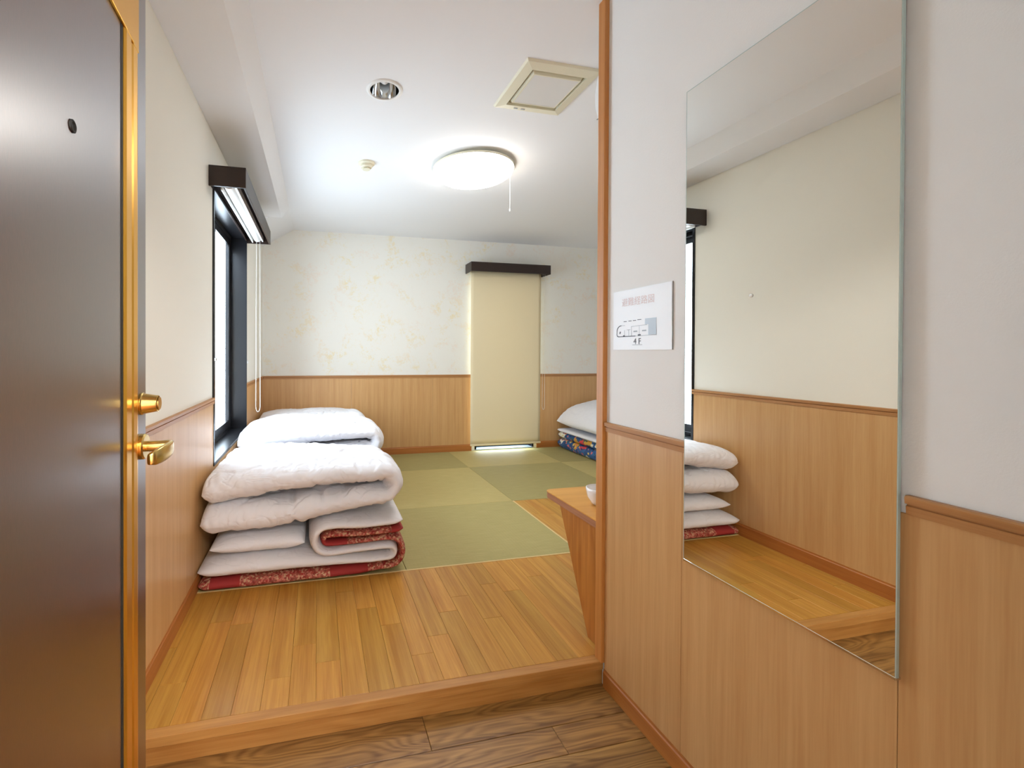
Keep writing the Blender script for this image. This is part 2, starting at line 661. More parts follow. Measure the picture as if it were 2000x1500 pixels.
# ceiling with the sloped edge and the lowered soffit along the window side
bm = bmesh.new()
ZL = 2.315                                  # where the slope meets the side wall beyond the soffit
def quad(*p):
    bm.faces.new([bm.verts.new(q) for q in p])
y0, y1 = YF - 0.1, YB + 0.02
HX, HY, HH = 0.319, 2.117, 0.11
x9 = XRR + .05
quad((XF, y0, ZC), (x9, y0, ZC), (x9, HY - HH, ZC), (XF, HY - HH, ZC))
quad((XF, HY + HH, ZC), (x9, HY + HH, ZC), (x9, y1, ZC), (XF, y1, ZC))
quad((XF, HY - HH, ZC), (HX - HH, HY - HH, ZC), (HX - HH, HY + HH, ZC), (XF, HY + HH, ZC))
quad((HX + HH, HY - HH, ZC), (x9, HY - HH, ZC), (x9, HY + HH, ZC), (HX + HH, HY + HH, ZC))
for i in range(48):                          # square collar round the downlight's opening
    aa, bb = 2 * math.pi * i / 48, 2 * math.pi * (i + 1) / 48
    def onsq(a):
        m_ = max(abs(math.cos(a)), abs(math.sin(a)))
        return (HX + HH * math.cos(a) / m_, HY + HH * math.sin(a) / m_, ZC)
    def onci(a):
        return (HX + 0.074 * math.cos(a), HY + 0.074 * math.sin(a), ZC)
    quad(onci(aa), onsq(aa), onsq(bb), onci(bb))
quad((XB, y0, ZW), (XF, y0, ZC), (XF, YSO, ZC), (XB, YSO, ZW))
quad((XL - .02, y0, ZW), (XB, y0, ZW), (XB, YSO, ZW), (XL - .02, YSO, ZW))
quad((XL - .02, YSO, ZL - 0.012), (XF, YSO, ZC), (XF, y1, ZC), (XL - .02, y1, ZL - 0.012))
XX = XF - (ZC - ZW) / (ZC - ZL + 0.012) * (XF - XL + 0.02)   # where slope and soffit cross
quad((XX, YSO, ZW), (XB, YSO, ZW), (XF, YSO, ZC))
quad((XL - .02, YSO, ZW), (XX, YSO, ZW), (XL - .02, YSO, ZL - 0.012))
quad((XL - WT, y0, 2.72), (XRR + WT, y0, 2.72), (XRR + WT, y1 + .1, 2.72), (XL - WT, y1 + .1, 2.72))
ceiling = bm_mesh(bm, 'ceiling')
tag(link('ceiling', ceiling, 'ceil'), 'white papered ceiling with a sloped soffit along the window side', kind='structure')

# corridor beyond the doorway (behind the camera)
tag(wallpiece('wall_corridor', [(-1.6, 2.2, -0.1, 2.7)], 1, -1.75, -1.65, 'wall_cream'), 'plain corridor wall outside the entrance', kind='structure')
tag(box('corridor_floor', -1.6, 2.2, -1.65, YF - 0.1, -0.06, 0.0, 'base_x'), 'brown corridor floor outside the entrance', kind='structure')
tag(box('corridor_ceiling', -1.6, 2.2, -1.65, YF - 0.1, 2.42, 2.50, 'ceil'), 'white corridor ceiling outside the entrance', kind='structure')
tag(wallpiece('wall_corridor', [(-1.75, YF - 0.1, -0.1, 2.6)], 0, -1.7, -1.6, 'wall_cream'), 'corridor side wall past the door hinge', kind='structure')
tag(wallpiece('wall_corridor', [(-1.75, YF - 0.1, -0.1, 2.6)], 0, 2.2, 2.3, 'wall_cream'), 'corridor side wall past the mirror side', kind='structure')

# ---- entry floor: dark planks along x
entry_floor = tag(box('entry_floor', XL, XR, YF - 0.1, 1.44, -0.06, -0.0035, 'dark'), 'sunken entry floor of dark worn oak planks', kind='structure')
rows = [1.375, 1.275, 1.175, 1.075, 0.975, 0.875, 0.775, 0.675, 0.575, 0.475, 0.375, 0.275, 0.175]
joints = {0: [], 1: [0.345], 2: [0.75], 3: [-0.2, 0.52], 4: [0.1]}
top = 1.412
for i, yb in enumerate(rows[1:]):
    xs = [XL] + joints.get(i + 1, [random.uniform(-0.3, 0.8)]) + [XR]
    for a, b in zip(xs, xs[1:]):
        box('plank', a + 0.0006, b - 0.0006, yb + 0.0008, (top if i == 0 else rows[i]) - 0.0008, -0.012, 0.0, 'entry', entry_floor, 0.0012, seg=1)

# ---- raised floor: honey planks along y, nosing board at the front
raised_floor = tag(box('raised_floor', XL, XRR, YS + 0.012, YB + 0.01, 0.0, ZS - 0.012, 'nosing'), 'raised timber floor one low step above the entry', kind='structure')
box('step_riser', XL, XR - 0.002, YS + 0.006, YS + 0.030, 0.0, ZS - 0.026, 'nosing', raised_floor, 0.001)
box('step_nosing', XL, XR - 0.002, YS, 1.434, ZS - 0.030, ZS + 0.0006, 'nosing', raised_floor, 0.002)
PW = 0.0868
xk = 0.171 - PW * 9
k = 0
while xk < XRR:
    a, b = max(xk, XL), min(xk + PW, XRR)
    yend = T1 if a < C1 - 0.02 else T2
    if b - a > 0.01 and a < 2.75:
        ys = [1.4345]
        y = 1.4345 + random.uniform(0.10, 0.75)
        while y < yend - 0.1:
            ys.append(y)
            y += random.uniform(0.55, 0.90)
        ys.append(yend)
        for p, q in zip(ys, ys[1:]):
            box('plank', a + 0.0003, b - 0.0003, p + 0.0003, q - 0.0003, ZS - 0.010, ZS, 'plank', raised_floor, 0.0007, seg=1)
    xk += PW
    k += 1
# pale border strips round the tatami
box('border_strip', XL, C1, T1 - 0.004, T1 + 0.006, ZS - 0.01, ZS + 0.002, 'tborder', raised_floor, 0.001)
box('border_strip', C1 - 0.004, C1 + 0.008, T1, T2, ZS - 0.01, ZS + 0.002, 'tborder', raised_floor, 0.001)
# tatami squares
SHEEN_LT, SHEEN_DK = (1.0, 0.98, 0.94, 1), (0.76, 0.77, 0.74, 1)
cols = [XL, C0, C1, C2, 3.40, XRR]
rws = [T1 + 0.006, T2, T3, YB]
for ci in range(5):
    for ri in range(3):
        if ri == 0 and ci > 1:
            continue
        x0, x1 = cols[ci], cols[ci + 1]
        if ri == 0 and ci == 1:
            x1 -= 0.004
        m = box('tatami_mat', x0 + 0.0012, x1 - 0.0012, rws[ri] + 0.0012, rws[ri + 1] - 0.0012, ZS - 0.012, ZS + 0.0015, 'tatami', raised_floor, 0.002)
        m.color = SHEEN_LT if (ci + ri) % 2 == 0 else SHEEN_DK
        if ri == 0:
            m.color = (0.86, 0.87, 0.84, 1)  # front row: in-between tone of the painted sheen

# ---- wainscot panels, rails and baseboards
PT = 0.005
def panels_y(parent, ys, z0, z1, x0, x1):
    for a, b in zip(ys, ys[1:]):
        box('wainscot_panel', x0, x1, a + 0.0006, b - 0.0006, z0, z1, 'veneer', parent, 0.0006, seg=1)
def panels_x(parent, xs, z0, z1, y0, y1):
    for a, b in zip(xs, xs[1:]):
        box('wainscot_panel', a + 0.0006, b - 0.0006, y0, y1, z0, z1, 'veneer', parent, 0.0006, seg=1)
ZP = ZD - 0.034
panels_y(wall_left, [YF, 0.66, 1.395], 0.0, ZP, XL, XL + PT)
panels_y(wall_left, [1.397, WY0 - 0.004], ZS, ZP, XL, XL + PT)
panels_y(wall_left, [WY0 - 0.004, 3.10, WY1 + 0.004], ZS, WZ0 - 0.012, XL, XL + PT)
panels_y(wall_left, [WY1 + 0.004, YB], ZS, ZP, XL, XL + PT)
panels_x(wall_back, [XL, 0.36, 1.27, 1.742], ZS, ZP, YB - PT, YB)
panels_x(wall_back, [2.562, 3.2, XRR], ZS, ZP, YB - PT, YB)
panels_y(wall_entry, [YF, 0.571, 1.048, 1.388], 0.0, ZP, XR - PT, XR)
panels_x(wall_partition, [XR, 1.95, 2.9, XRR], ZS, ZP, 1.424, 1.424 + PT)

def rail_profile(s, w, z):
    """two-step moulded rail; w = wall coordinate, s = direction into the room"""
    return [(w, z - 0.034), (w + s * 0.009, z - 0.034), (w + s * 0.010, z - 0.019), (w + s * 0.007, z - 0.0175), (w + s * 0.007, z - 0.0155), (w + s * 0.013, z - 0.014), (w + s * 0.014, z - 0.003), (w + s * 0.011, z), (w, z)]
def rail_y(name, s, w, y0, y1, z=ZD):
    o = prism(name, rail_profile(s, w, z), 1, y0, y1, 'rail_y')
    return tag(o, kind='structure')
def rail_x(name, s, w, x0, x1, z=ZD):
    o = prism(name, rail_profile(s, w, z), 0, x0, x1, 'rail_x')
    return tag(o, kind='structure')
tag(rail_y('trim_1', 1, XL, YF, WY0 - 0.002), 'wooden dado rail between the entrance door and the side window')
tag(rail_y('trim_2', 1, XL, WY1 + 0.002, YB), 'short wooden dado rail between the side window and the corner')
tag(rail_x('trim_3', -1, YB, XL, 1.742), 'wooden dado rail on the far wall up to the blind')
tag(rail_x('trim_4', -1, YB, 2.562, XRR), 'wooden dado rail on the far wall past the blind')
tag(rail_y('trim_5', -1, XR, 1.034, 1.386), 'wooden dado rail between the post and the mirror')
tag(rail_y('trim_6', -1, XR, YF, 0.560), 'wooden dado rail on the near side of the mirror')

def base(name, axis, s, w, a0, a1, z0, h, label):
    pr = [(w, z0), (w + s * 0.010, z0), (w + s * 0.010, z0 + h - 0.012), (w + s * 0.007, z0 + h - 0.008), (w + s * 0.006, z0 + h), (w, z0 + h)]
    o = prism(name, pr, axis, a0, a1, 'base_y' if axis == 1 else 'base_x')
    tag(o, label, kind='structure')
base('baseboard_left', 1, 1, XL, 1.436, YB, ZS, 0.075, 'wooden baseboard under the side window wall')
base('baseboard_back', 0, -1, YB, XL, 1.74, ZS, 0.078, 'wooden baseboard on the far wall up to the blind')
base('baseboard_back', 0, -1, YB, 2.565, XRR, ZS, 0.078, 'wooden baseboard on the far wall past the blind')
base('baseboard_right', 1, -1, XR, YF, 1.388, 0.0, 0.066, 'wooden baseboard of the entry wall under the mirror')
base('baseboard_left', 1, 1, XL, YF, 1.390, 0.0, 0.066, 'wooden baseboard of the entry behind the open door')

# wooden post that caps the partition
post = tag(box('trim_7', 1.014, 1.075, 1.388, 1.4245, ZS + 0.001, ZC, 'post', None, 0.0015), 'tall orange-brown wooden post at the end of the entry wall', kind='structure')

# ------------------------------------------------------------------ side window
win = tag(empty('window_1', (XL, (WY0 + WY1) / 2, WZ0)), 'dark aluminium sliding window in a deep black reveal', kind='structure')
XO = XL - WT + 0.0
for nm, a in (('sill', (XO, XL + 0.010, WY0 - 0.012, WY1 + 0.012, WZ0 - 0.012, WZ0 + 0.006)),
              ('head', (XO, XL + 0.008, WY0 - 0.012, WY1 + 0.012, WZ1 - 0.006, WZ1 + 0.010)),
              ('jamb', (XO, XL + 0.008, WY0 - 0.012, WY0 + 0.006, WZ0, WZ1)),
              ('jamb', (XO, XL + 0.008, WY1 - 0.006, WY1 + 0.012, WZ0, WZ1))):
    box(nm, *a, 'black_alu', win, 0.001)
XW = -0.700
z0, z1 = WZ0 + 0.006, WZ1 - 0.006
for nm, a in (('track_frame', (XW - 0.008, XW + 0.030, WY0 + 0.006, WY0 + 0.026, z0, z1)),
              ('track_frame', (XW - 0.008, XW + 0.030, WY1 - 0.028, WY1 - 0.006, z0, z1)),
              ('track_frame', (XW - 0.008, XW + 0.036, WY0 + 0.026, WY1 - 0.028, z0, z0 + 0.022)),
              ('track_frame', (XW - 0.008, XW + 0.036, WY0 + 0.026, WY1 - 0.028, z1 - 0.03, z1))):
    box(nm, *a, 'black_alu', win, 0.001)
def sash(ya, yb, x):
    s = empty('sash', (x, (ya + yb) / 2, z0 + 0.022), 0, win)
    t, zz0, zz1 = 0.016, z0 + 0.023, z1 - 0.031
    box('stile', x - t / 2, x + t / 2, ya, ya + 0.040, zz0, zz1, 'black_alu', s, 0.001)
    box('stile', x - t / 2, x + t / 2, yb - 0.048, yb, zz0, zz1, 'black_alu', s, 0.001)
    box('bottom_rail', x - t / 2, x + t / 2, ya + 0.040, yb - 0.048, zz0, zz0 + 0.055, 'black_alu', s, 0.001)
    box('top_rail', x - t / 2, x + t / 2, ya + 0.040, yb - 0.048, zz1 - 0.045, zz1, 'black_alu', s, 0.001)
    box('pane', x - 0.0025, x + 0.0025, ya + 0.040, yb - 0.048, zz0 + 0.055, zz1 - 0.045, 'glass', s)
    return s
sash(2.585, 3.130, XW + 0.003)
s2 = sash(3.092, 3.636, XW + 0.022)
lt = empty('crescent_latch', (XW + 0.034, 3.112, 1.19), 0, win)
lathe('latch_boss', [(0, 0), (0.014, 0), (0.014, 0.008), (0.009, 0.012), (0, 0.012)], (XW + 0.031, 3.112, 1.17), 'chrome', lt, 20, 'X', hard=40)
box('latch_lever', XW + 0.036, XW + 0.044, 3.107, 3.117, 1.165, 1.215, 'chrome', lt, 0.002)

# ------------------------------------------------------------------ pelmet box and rolled-up blind over the side window
BY0, BY1, BXF, PZ0, PZ1 = 2.453, 3.70, -0.375, 2.094, 2.192
pel = tag(empty('pelmet_box', (XL, 3.07, PZ0)), 'dark brown pelmet box above the side window', 'pelmet', 'dark blind pelmets')
box('front_board', BXF - 0.012, BXF, BY0 + 0.012, BY1 - 0.012, PZ0, PZ1, 'espresso', pel, 0.0008)
box('top_board', XL + 0.001, BXF, BY0, BY1, PZ1 + 0.0002, PZ1 + 0.010, 'espresso', pel, 0.0008)
box('end_board', XL + 0.001, BXF, BY0, BY0 + 0.012, PZ0, PZ1, 'espresso', pel, 0.0008)
box('end_board', XL + 0.001, BXF, BY1 - 0.012, BY1, PZ0, PZ1, 'espresso', pel, 0.0008)
box('back_board', XL + 0.001, XL + 0.008, BY0 + 0.012, BY1 - 0.012, PZ0 + 0.012, PZ1, 'espresso', pel)

rb = tag(empty('roller_blind', (-0.47, 3.07, PZ0)), 'white roller blind rolled up inside the pelmet over the side window', 'blind', 'roller blinds')
o = lathe('fabric_roll', [(0, -0.575), (0.031, -0.575), (0.032, -0.573), (0.032, 0.573), (0.031, 0.575), (0, 0.575)], (-0.468, 3.068, 2.128), 'white_paint', rb, 32, hard=40)
o.rotation_euler = (math.pi / 2, 0, 0)
box('hem_bar', -0.508, -0.500, 2.493, 3.643, 2.088, 2.118, 'white_paint', rb, 0.003)
o = lathe('bracket', [(0, 0), (0.024, 0), (0.024, 0.010), (0, 0.010)], (-0.468, 2.492, 2.128), 'chrome', rb, 24, hard=40)
o.rotation_euler = (math.pi / 2, 0, 0)
box('head_rail', -0.440, -0.428, 2.47, 3.68, 2.108, 2.150, 'white_paint', rb, 0.002)


def chain(parent, cx, y, ztop, zbot, half, beads=True):
    """hanging bead-chain loop in the x-z plane"""
    pts = [(cx - half, y, ztop)]
    nseg = 14
    for i in range(1, 8):
        t = i / 8
        pts.append((cx - half * (1 + 0.25 * t), y, ztop + (zbot + 0.05 - ztop) * t))
    hw = half * 1.25
    for i in range(nseg + 1):
        a = math.pi + math.pi * i / nseg
        pts.append((cx + hw * math.cos(a), y, zbot + 0.045 + 0.045 * math.sin(a)))
    for i in range(7, 0, -1):
        t = i / 8
        pts.append((cx + half * (1 + 0.25 * t), y, ztop + (zbot + 0.05 - ztop) * t))
    pts.append((cx + half, y, ztop))
    c = Vector(pts[len(pts) // 2])
    o = link('pull_chain', tube_mesh([Vector(p) - c for p in pts], 0.0016, 6), 'chain', parent, c, False, True)
    # beads
    bm = bmesh.new()
    acc, prev = 0.0, Vector(pts[0])
    for p in pts[1:]:
        p = Vector(p)
        L = (p - prev).length
        d = (p - prev) / L if L else Vector((0, 0, 1))
        t = 0.009 - acc
        while t < L:
            q = prev + d * t
            if q.z < zbot + 0.30:
                bmesh.ops.create_icosphere(bm, subdivisions=1, radius=0.0031, matrix=Matrix.Translation(q - c))
            t += 0.009
        acc = (L - (t - 0.009)) if t > 0.009 else acc + L
        prev = p
    b = link('chain_beads', bm_mesh(bm), 'chain', o, (0, 0, 0), True, True)
    b['kind'] = 'stuff'
    return o
chain(rb, -0.462, 3.632, 2.11, 0.745, 0.013)
box('chain_clip', XL, XL + 0.012, 3.712, 3.726, 1.125, 1.150, 'white_pl', rb, 0.003)

# ------------------------------------------------------------------ back window, pelmet and lowered blind
wb = tag(empty('window_2', ((BX0 + BX1) / 2, YB, BZ0)), 'floor-length window behind the cream blind', kind='structure')
for nm, a in (('jamb', (BX0 - 0.010, BX0 + 0.012, YB - 0.004, YB + WT, BZ0, BZ1)), ('jamb', (BX1 - 0.012, BX1 + 0.010, YB - 0.004, YB + WT, BZ0, BZ1)),
              ('head', (BX0, BX1, YB - 0.004, YB + WT, BZ1 - 0.012, BZ1 + 0.01)), ('sill', (BX0, BX1, YB - 0.006, YB + WT, BZ0 - 0.010, BZ0 + 0.004))):
    box(nm, *a, 'sill_alu' if nm == 'sill' else 'black_alu', wb, 0.001)
yw = YB + 0.10
for nm, a in (('stile', (BX0 + 0.012, BX0 + 0.055, yw, yw + 0.03, BZ0 + 0.004, BZ1 - 0.012)), ('stile', (BX1 - 0.055, BX1 - 0.012, yw, yw + 0.03, BZ0 + 0.004, BZ1 - 0.012)),
              ('bottom_rail', (BX0 + 0.055, BX1 - 0.055, yw, yw + 0.03, BZ0 + 0.004, BZ0 + 0.03)), ('top_rail', (BX0 + 0.055, BX1 - 0.055, yw, yw + 0.03, BZ1 - 0.06, BZ1 - 0.012))):
    box(nm, *a, 'black_alu', wb, 0.001)
box('pane', BX0 + 0.055, BX1 - 0.055, yw + 0.012, yw + 0.017, BZ0 + 0.03, BZ1 - 0.06, 'glass', wb)

QX0, QX1, QY, QZ0, QZ1 = 1.660, 2.628, 4.542, 2.128, 2.222
pb = tag(empty('pelmet_box', (2.14, YB, QZ0)), 'dark brown pelmet box on the leaf-print wall above the cream blind', 'pelmet', 'dark blind pelmets')
box('front_board', QX0 + 0.012, QX1 - 0.012, QY, QY + 0.012, QZ0, QZ1, 'espresso', pb, 0.0008)
box('top_board', QX0, QX1, QY, YB - 0.001, QZ1 + 0.0002, QZ1 + 0.010, 'espresso', pb, 0.0008)
box('end_board', QX0, QX0 + 0.012, QY, YB - 0.001, QZ0, QZ1, 'espresso', pb, 0.0008)
box('end_board', QX1 - 0.012, QX1, QY, YB - 0.001, QZ0, QZ1, 'espresso', pb, 0.0008)
b2 = tag(empty('roller_blind', (2.14, 4.66, 0.15)), 'cream roller blind lowered to the tatami', 'blind', 'roller blinds')
bx0, bx1, yb_ = 1.712, 2.585, 4.690
nx, nz = 24, 30
vs, fs = [], []
for j in range(nz + 1):
    for i in range(nx + 1):
        u, w = i / nx, j / nz
        x = bx0 + (bx1 - bx0) * u
        z = 0.160 + (2.175 - 0.160) * w
        curl = (abs(2 * u - 1) ** 6) * 0.006 * (1 - w) + 0.002 * math.sin(3 * u + 2 * w)
        vs.append((x - 2.14, curl, z - 1.1))
for j in range(nz):
    for i in range(nx):
        a = j * (nx + 1) + i
        fs.append((a, a + 1, a + nx + 2, a + nx + 1))
me = bpy.data.meshes.new('blind_sheet')
me.from_pydata(vs, [], fs)
o = link('blind_sheet', me, 'blind', b2, (2.14, yb_, 1.1), False, True)
md = o.modifiers.new('thickness', 'SOLIDIFY')
md.thickness = 0.0012
o = lathe('fabric_roll', [(0, -0.43), (0.026, -0.43), (0.027, -0.428), (0.027, 0.428), (0.026, 0.43), (0, 0.43)], (2.137, yb_ + 0.028, 2.175), 'blind', b2, 28, hard=40)
o.rotation_euler = (0, math.pi / 2, 0)
box('hem_bar', bx0 - 0.004, bx1 + 0.006, yb_ - 0.007, yb_ + 0.006, 0.150, 0.172, 'blind', b2, 0.005, seg=3)
chain(b2, 2.577, 4.605, 2.15, 0.560, 0.012)

# ------------------------------------------------------------------ tall mirror
mr = tag(empty('wall_mirror', (XR, 0.797, 0.637)), 'tall frameless mirror on the white entry wall', 'mirror')
MY0, MY1, MZ0, MZ1 = 0.566, 1.029, 0.638, 1.957
mxf = XR - 0.018
box('mirror_pane', mxf, XR - 0.0165, MY0 + 0.002, MY1 - 0.002, MZ0 + 0.002, MZ1 - 0.002, 'mirror', mr)
box('backing_board', XR - 0.0162, XR - 0.0055, MY0 + 0.004, MY1 - 0.004, MZ0 + 0.004, MZ1 - 0.004, 'dark', mr)
for nm, a in (('polished_edge', (mxf, XR - 0.011, MY0, MY0 + 0.002, MZ0, MZ1)), ('polished_edge', (mxf, XR - 0.011, MY1 - 0.002, MY1, MZ0, MZ1)),
              ('polished_edge', (mxf, XR - 0.011, MY0 + 0.002, MY1 - 0.002, MZ1 - 0.002, MZ1))):
    box(nm, *a, 'mirror_edge', mr, 0.0004)
box('bottom_channel', mxf - 0.001, XR - 0.006, MY0, MY1, MZ0 - 0.003, MZ0 + 0.002, 'chrome', mr, 0.0006)
o = lathe('adhesive_mark', [(0, 0), (0.0045, 0), (0.0042, -0.0014), (0, -0.002)], (mxf - 0.0002, 0.838, 1.360), 'rubber', mr, 16, 'X')

# ------------------------------------------------------------------ evacuation map card
card = tag(empty('evacuation_map', (XR, 1.22, 1.33)), 'white evacuation map card marked 4F on the entry wall', 'notice')
PY0, PY1, PZa, PZb = 1.089, 1.350, 1.232, 1.436
px = XR - 0.0045
box('card', px, XR, PY0, PY1, PZa, PZb, 'paper', card, 0.0004)
box('card_edge', px + 0.0006, XR, PY0 - 0.0006, PY0 - 0.0001, PZa, PZb, 'card_edge', card)
box('cover_sheet', px - 0.0006, px - 0.0001, PY0 + 0.001, 1.318, PZa + 0.07, PZb - 0.002, 'paper', card)


def cardpt(u, v):
    """card coordinates (0..1 from its far edge, 0..1 upwards) to world y, z"""
    return PY1 + (PY0 - PY1) * u, PZa + (PZb - PZa) * v


def stroke(bm, u0, v0, u1, v1, w):
    a, b = Vector(cardpt(u0, v0)), Vector(cardpt(u1, v1))
    d = (b - a).normalized()
    n = Vector((-d.y, d.x)) * w / 2
    x = px - 0.0008
    q = [a + n - d * w / 2, b + n + d * w / 2, b - n + d * w / 2, a - n - d * w / 2]
    bm.faces.new([bm.verts.new((x, p.x, p.y)) for p in q])


def strokes(name, segs, w, mat):
    bm = bmesh.new()
    for s_ in segs:
        stroke(bm, *s_, w)
    c = Vector((px, 1.22, 1.33))
    for v in bm.verts:
        v.co -= c
    return link(name, bm_mesh(bm), mat, card, c)
# building outline: rounded end towards the post, rooms, blue block
arc = []
for i in range(9):
    a = math.pi / 2 + math.pi * 0.42 * i / 8
    arc.append((0.16 + 0.085 * math.cos(a) * 1.0, 0.31 + 0.10 * math.sin(a)))
arc += [(0.075, 0.26), (0.085, 0.235), (0.11, 0.225)]
segs = [(*a, *b) for a, b in zip(arc, arc[1:])] + [(0.11, 0.225, 0.42, 0.225)]
strokes('plan_outline', segs, 0.0026, 'ink')
strokes('plan_wall', [(0.42, 0.225, 0.77, 0.232), (0.16, 0.41, 0.23, 0.41), (0.35, 0.385, 0.62, 0.395), (0.35, 0.385, 0.35, 0.23), (0.49, 0.39, 0.49, 0.23), (0.22, 0.33, 0.22, 0.23), (0.30, 0.335, 0.30, 0.24), (0.27, 0.335, 0.33, 0.335), (0.77, 0.23, 0.77, 0.49)], 0.0014, 'ink_light')
strokes('escape_route', [(0.21, 0.475, 0.26, 0.475), (0.30, 0.478, 0.35, 0.478), (0.38, 0.48, 0.43, 0.48), (0.46, 0.485, 0.52, 0.485)], 0.0022, 'ink')
for sg in [(0.135, 0.285, 0.14, 0.30), (0.205, 0.235, 0.22, 0.235), (0.475, 0.238, 0.505, 0.240)]:
    strokes('room_mark', [sg], 0.0048, 'ink')
for sg in [(0.395, 0.30, 0.445, 0.302), (0.545, 0.305, 0.60, 0.307)]:
    strokes('room_number', [sg], 0.004, 'ink_light')
bm = bmesh.new()
for (u0, u1, v0, v1) in ((0.585, 0.77, 0.40, 0.495), (0.64, 0.77, 0.236, 0.40)):
    p = [cardpt(u0, v0), cardpt(u1, v0), cardpt(u1, v1), cardpt(u0, v1)]
    bm.faces.new([bm.verts.new((-0.0004 - 0.0003, y - 1.22, z - 1.33)) for y, z in p])
link('plan_block', bm_mesh(bm), 'ink_blue', card, (px, 1.22, 1.33))
strokes('underline', [(0.37, 0.083, 0.54, 0.083)], 0.0010, 'ink')


def text(name, body, u, v, size, mat, squash=1.0):
    cu = bpy.data.curves.new(name, 'FONT')
    cu.body = body
    cu.size = size
    cu.align_x = 'CENTER'
    cu.align_y = 'CENTER'
    t = bpy.data.objects.new(name, cu)
    C.objects.link(t)
    bpy.context.view_layer.update()
    me = bpy.data.meshes.new_from_object(t.evaluated_get(bpy.context.evaluated_depsgraph_get()))
    bpy.data.objects.remove(t)
    bpy.data.curves.remove(cu)
    y, z = cardpt(u, v)
    o = link(name, me, None, card, (px - 0.0009, y, z))
    me.materials.clear()
    me.materials.append(MT[mat])
    # text x runs towards the viewer's right along -y, text y upwards, faces -x
    o.matrix_basis = Matrix.Translation(o.location) @ Matrix(((0, 0, -1, 0), (-squash, 0, 0, 0), (0, 1, 0, 0), (0, 0, 0, 1)))
    return o
text('title_lettering', '避難経路図', 0.455, 0.785, 0.030, 'ink_red')
text('floor_lettering', '4 F', 0.455, 0.135, 0.028, 'ink')

# ------------------------------------------------------------------ entrance door (stands open against the view's edge)
DA, DL = 0.0547, 0.80
door = tag(empty('door_1', (-0.347 + math.sin(DA) * DL, 0.995 - math.cos(DA) * DL, 0.0), DA), 'dark brown entrance door with brass trim, standing open', kind='structure')
box('door_slab', -0.036, 0.0, 0.0, DL, 0.008, 2.02, 'door', door, 0.0015, True)
def trim_profile(y0, y1, flip=False):
    w = y1 - y0
    pr = [(0, 0), (0, .002), (.006, .0045), (.030, .0042), (.034, .0015), (.042, .001), (.048, .0026), (w - .010, .0032), (w - .002, .002), (w, 0)]
    if flip:
        return [(y1 - a, b) for a, b in pr]
    return [(y0 + a, b) for a, b in pr]
# upright strips: outline in (y, x) extruded along z
def upright(name, y0, y1, z0, z1, flip=False):
    pr = [(b, a) for a, b in trim_profile(y0, y1, flip)]
    return prism(name, pr, 2, z0, z1, 'brass_trim', door, True)
upright('brass_strip', 0.674, 0.748, 0.10, 1.80)
upright('brass_strip', 0.060, 0.134, 0.10, 1.80, True)
box('brass_rail', 0.0, 0.005, 0.060, 0.7185, 1.8005, 1.905, 'brass_trim', door, 0.001, True)
box('brass_rail', 0.0, 0.005, 0.060, 0.748, 0.03, 0.0995, 'brass_trim', door, 0.002, True)
box('brass_bead', 0.0, 0.0036, 0.7190, 0.748, 1.8005, 1.91, 'brass_trim', door, 0.001, True)
box('painted_recess_shade', 0.0, 0.0008, 0.664, 0.6738, 0.10, 1.80, 'dark', door, 0, True)  # flat dark strip painted as the shade of the panel recess
vw = lathe('door_viewer', [(0.009, 0), (0.009, 0.002), (0.0065, 0.003), (0.0055, 0.001), (0, 0.0008)], (0, 0.489, 1.530), 'dark', door, 24, 'X', True)
lock = lathe('lock_cylinder', [(0.0, 0.0), (0.0225, 0.0), (0.0225, 0.004), (0.0205, 0.006), (0.0165, 0.028), (0.0165, 0.031), (0.0150, 0.0315), (0.0148, 0.030), (0.0125, 0.030), (0.0125, 0.034), (0, 0.034)], (0, 0.770, 1.116), 'brass', door, 40, 'X', True, hard=30)
hz = 1.030
lev = empty('lever_handle', (0, 0.770, hz))
lev.parent = door
lev.location = (0, 0.770, hz)
lathe('rose', [(0, 0), (0.0255, 0), (0.0255, 0.007), (0.023, 0.010), (0.012, 0.010), (0, 0.010)], (0, 0, 0), 'brass', lev, 40, 'X', True, hard=30)
lathe('neck', [(0, 0.008), (0.0105, 0.008), (0.0105, 0.052), (0.008, 0.056), (0, 0.056)], (0, 0, 0), 'brass', lev, 28, 'X', True, hard=40)
# curved grip: a flat bar that turns from the neck end towards the hinge
cl = [(0.042, 0.006), (0.052, 0.002), (0.057, -0.008), (0.059, -0.022), (0.058, -0.045), (0.055, -0.070), (0.050, -0.092), (0.044, -0.104)]
bm = bmesh.new()
rings = []
for i, (x, y) in enumerate(cl):
    a = Vector(cl[max(i - 1, 0)])
    b = Vector(cl[min(i + 1, len(cl) - 1)])
    t = (b - a).normalized()
    n = Vector((-t.y, t.x))
    hh = [0.010, 0.0115, 0.013, 0.0145, 0.0155, 0.0155, 0.014, 0.010][i]
    th = 0.0045
    drop = -0.004 * i / 7
    ring = []
    for q in range(16):
        an = 2 * math.pi * q / 16
        c_, s_ = math.cos(an), math.sin(an)
        o_ = n * (th * math.copysign(abs(c_) ** 0.6, c_))
        ring.append(bm.verts.new((x + o_.x, y + o_.y, drop + hh * math.copysign(abs(s_) ** 0.6, s_))))
    rings.append(ring)
for A, B in zip(rings, rings[1:]):
    for q in range(16):
        bm.faces.new((A[q], A[(q + 1) % 16], B[(q + 1) % 16], B[q]))
bm.faces.new(rings[0])
bm.faces.new(rings[-1][::-1])
link('grip', bm_mesh(bm), 'brass', lev, (0, 0, 0), True, True)
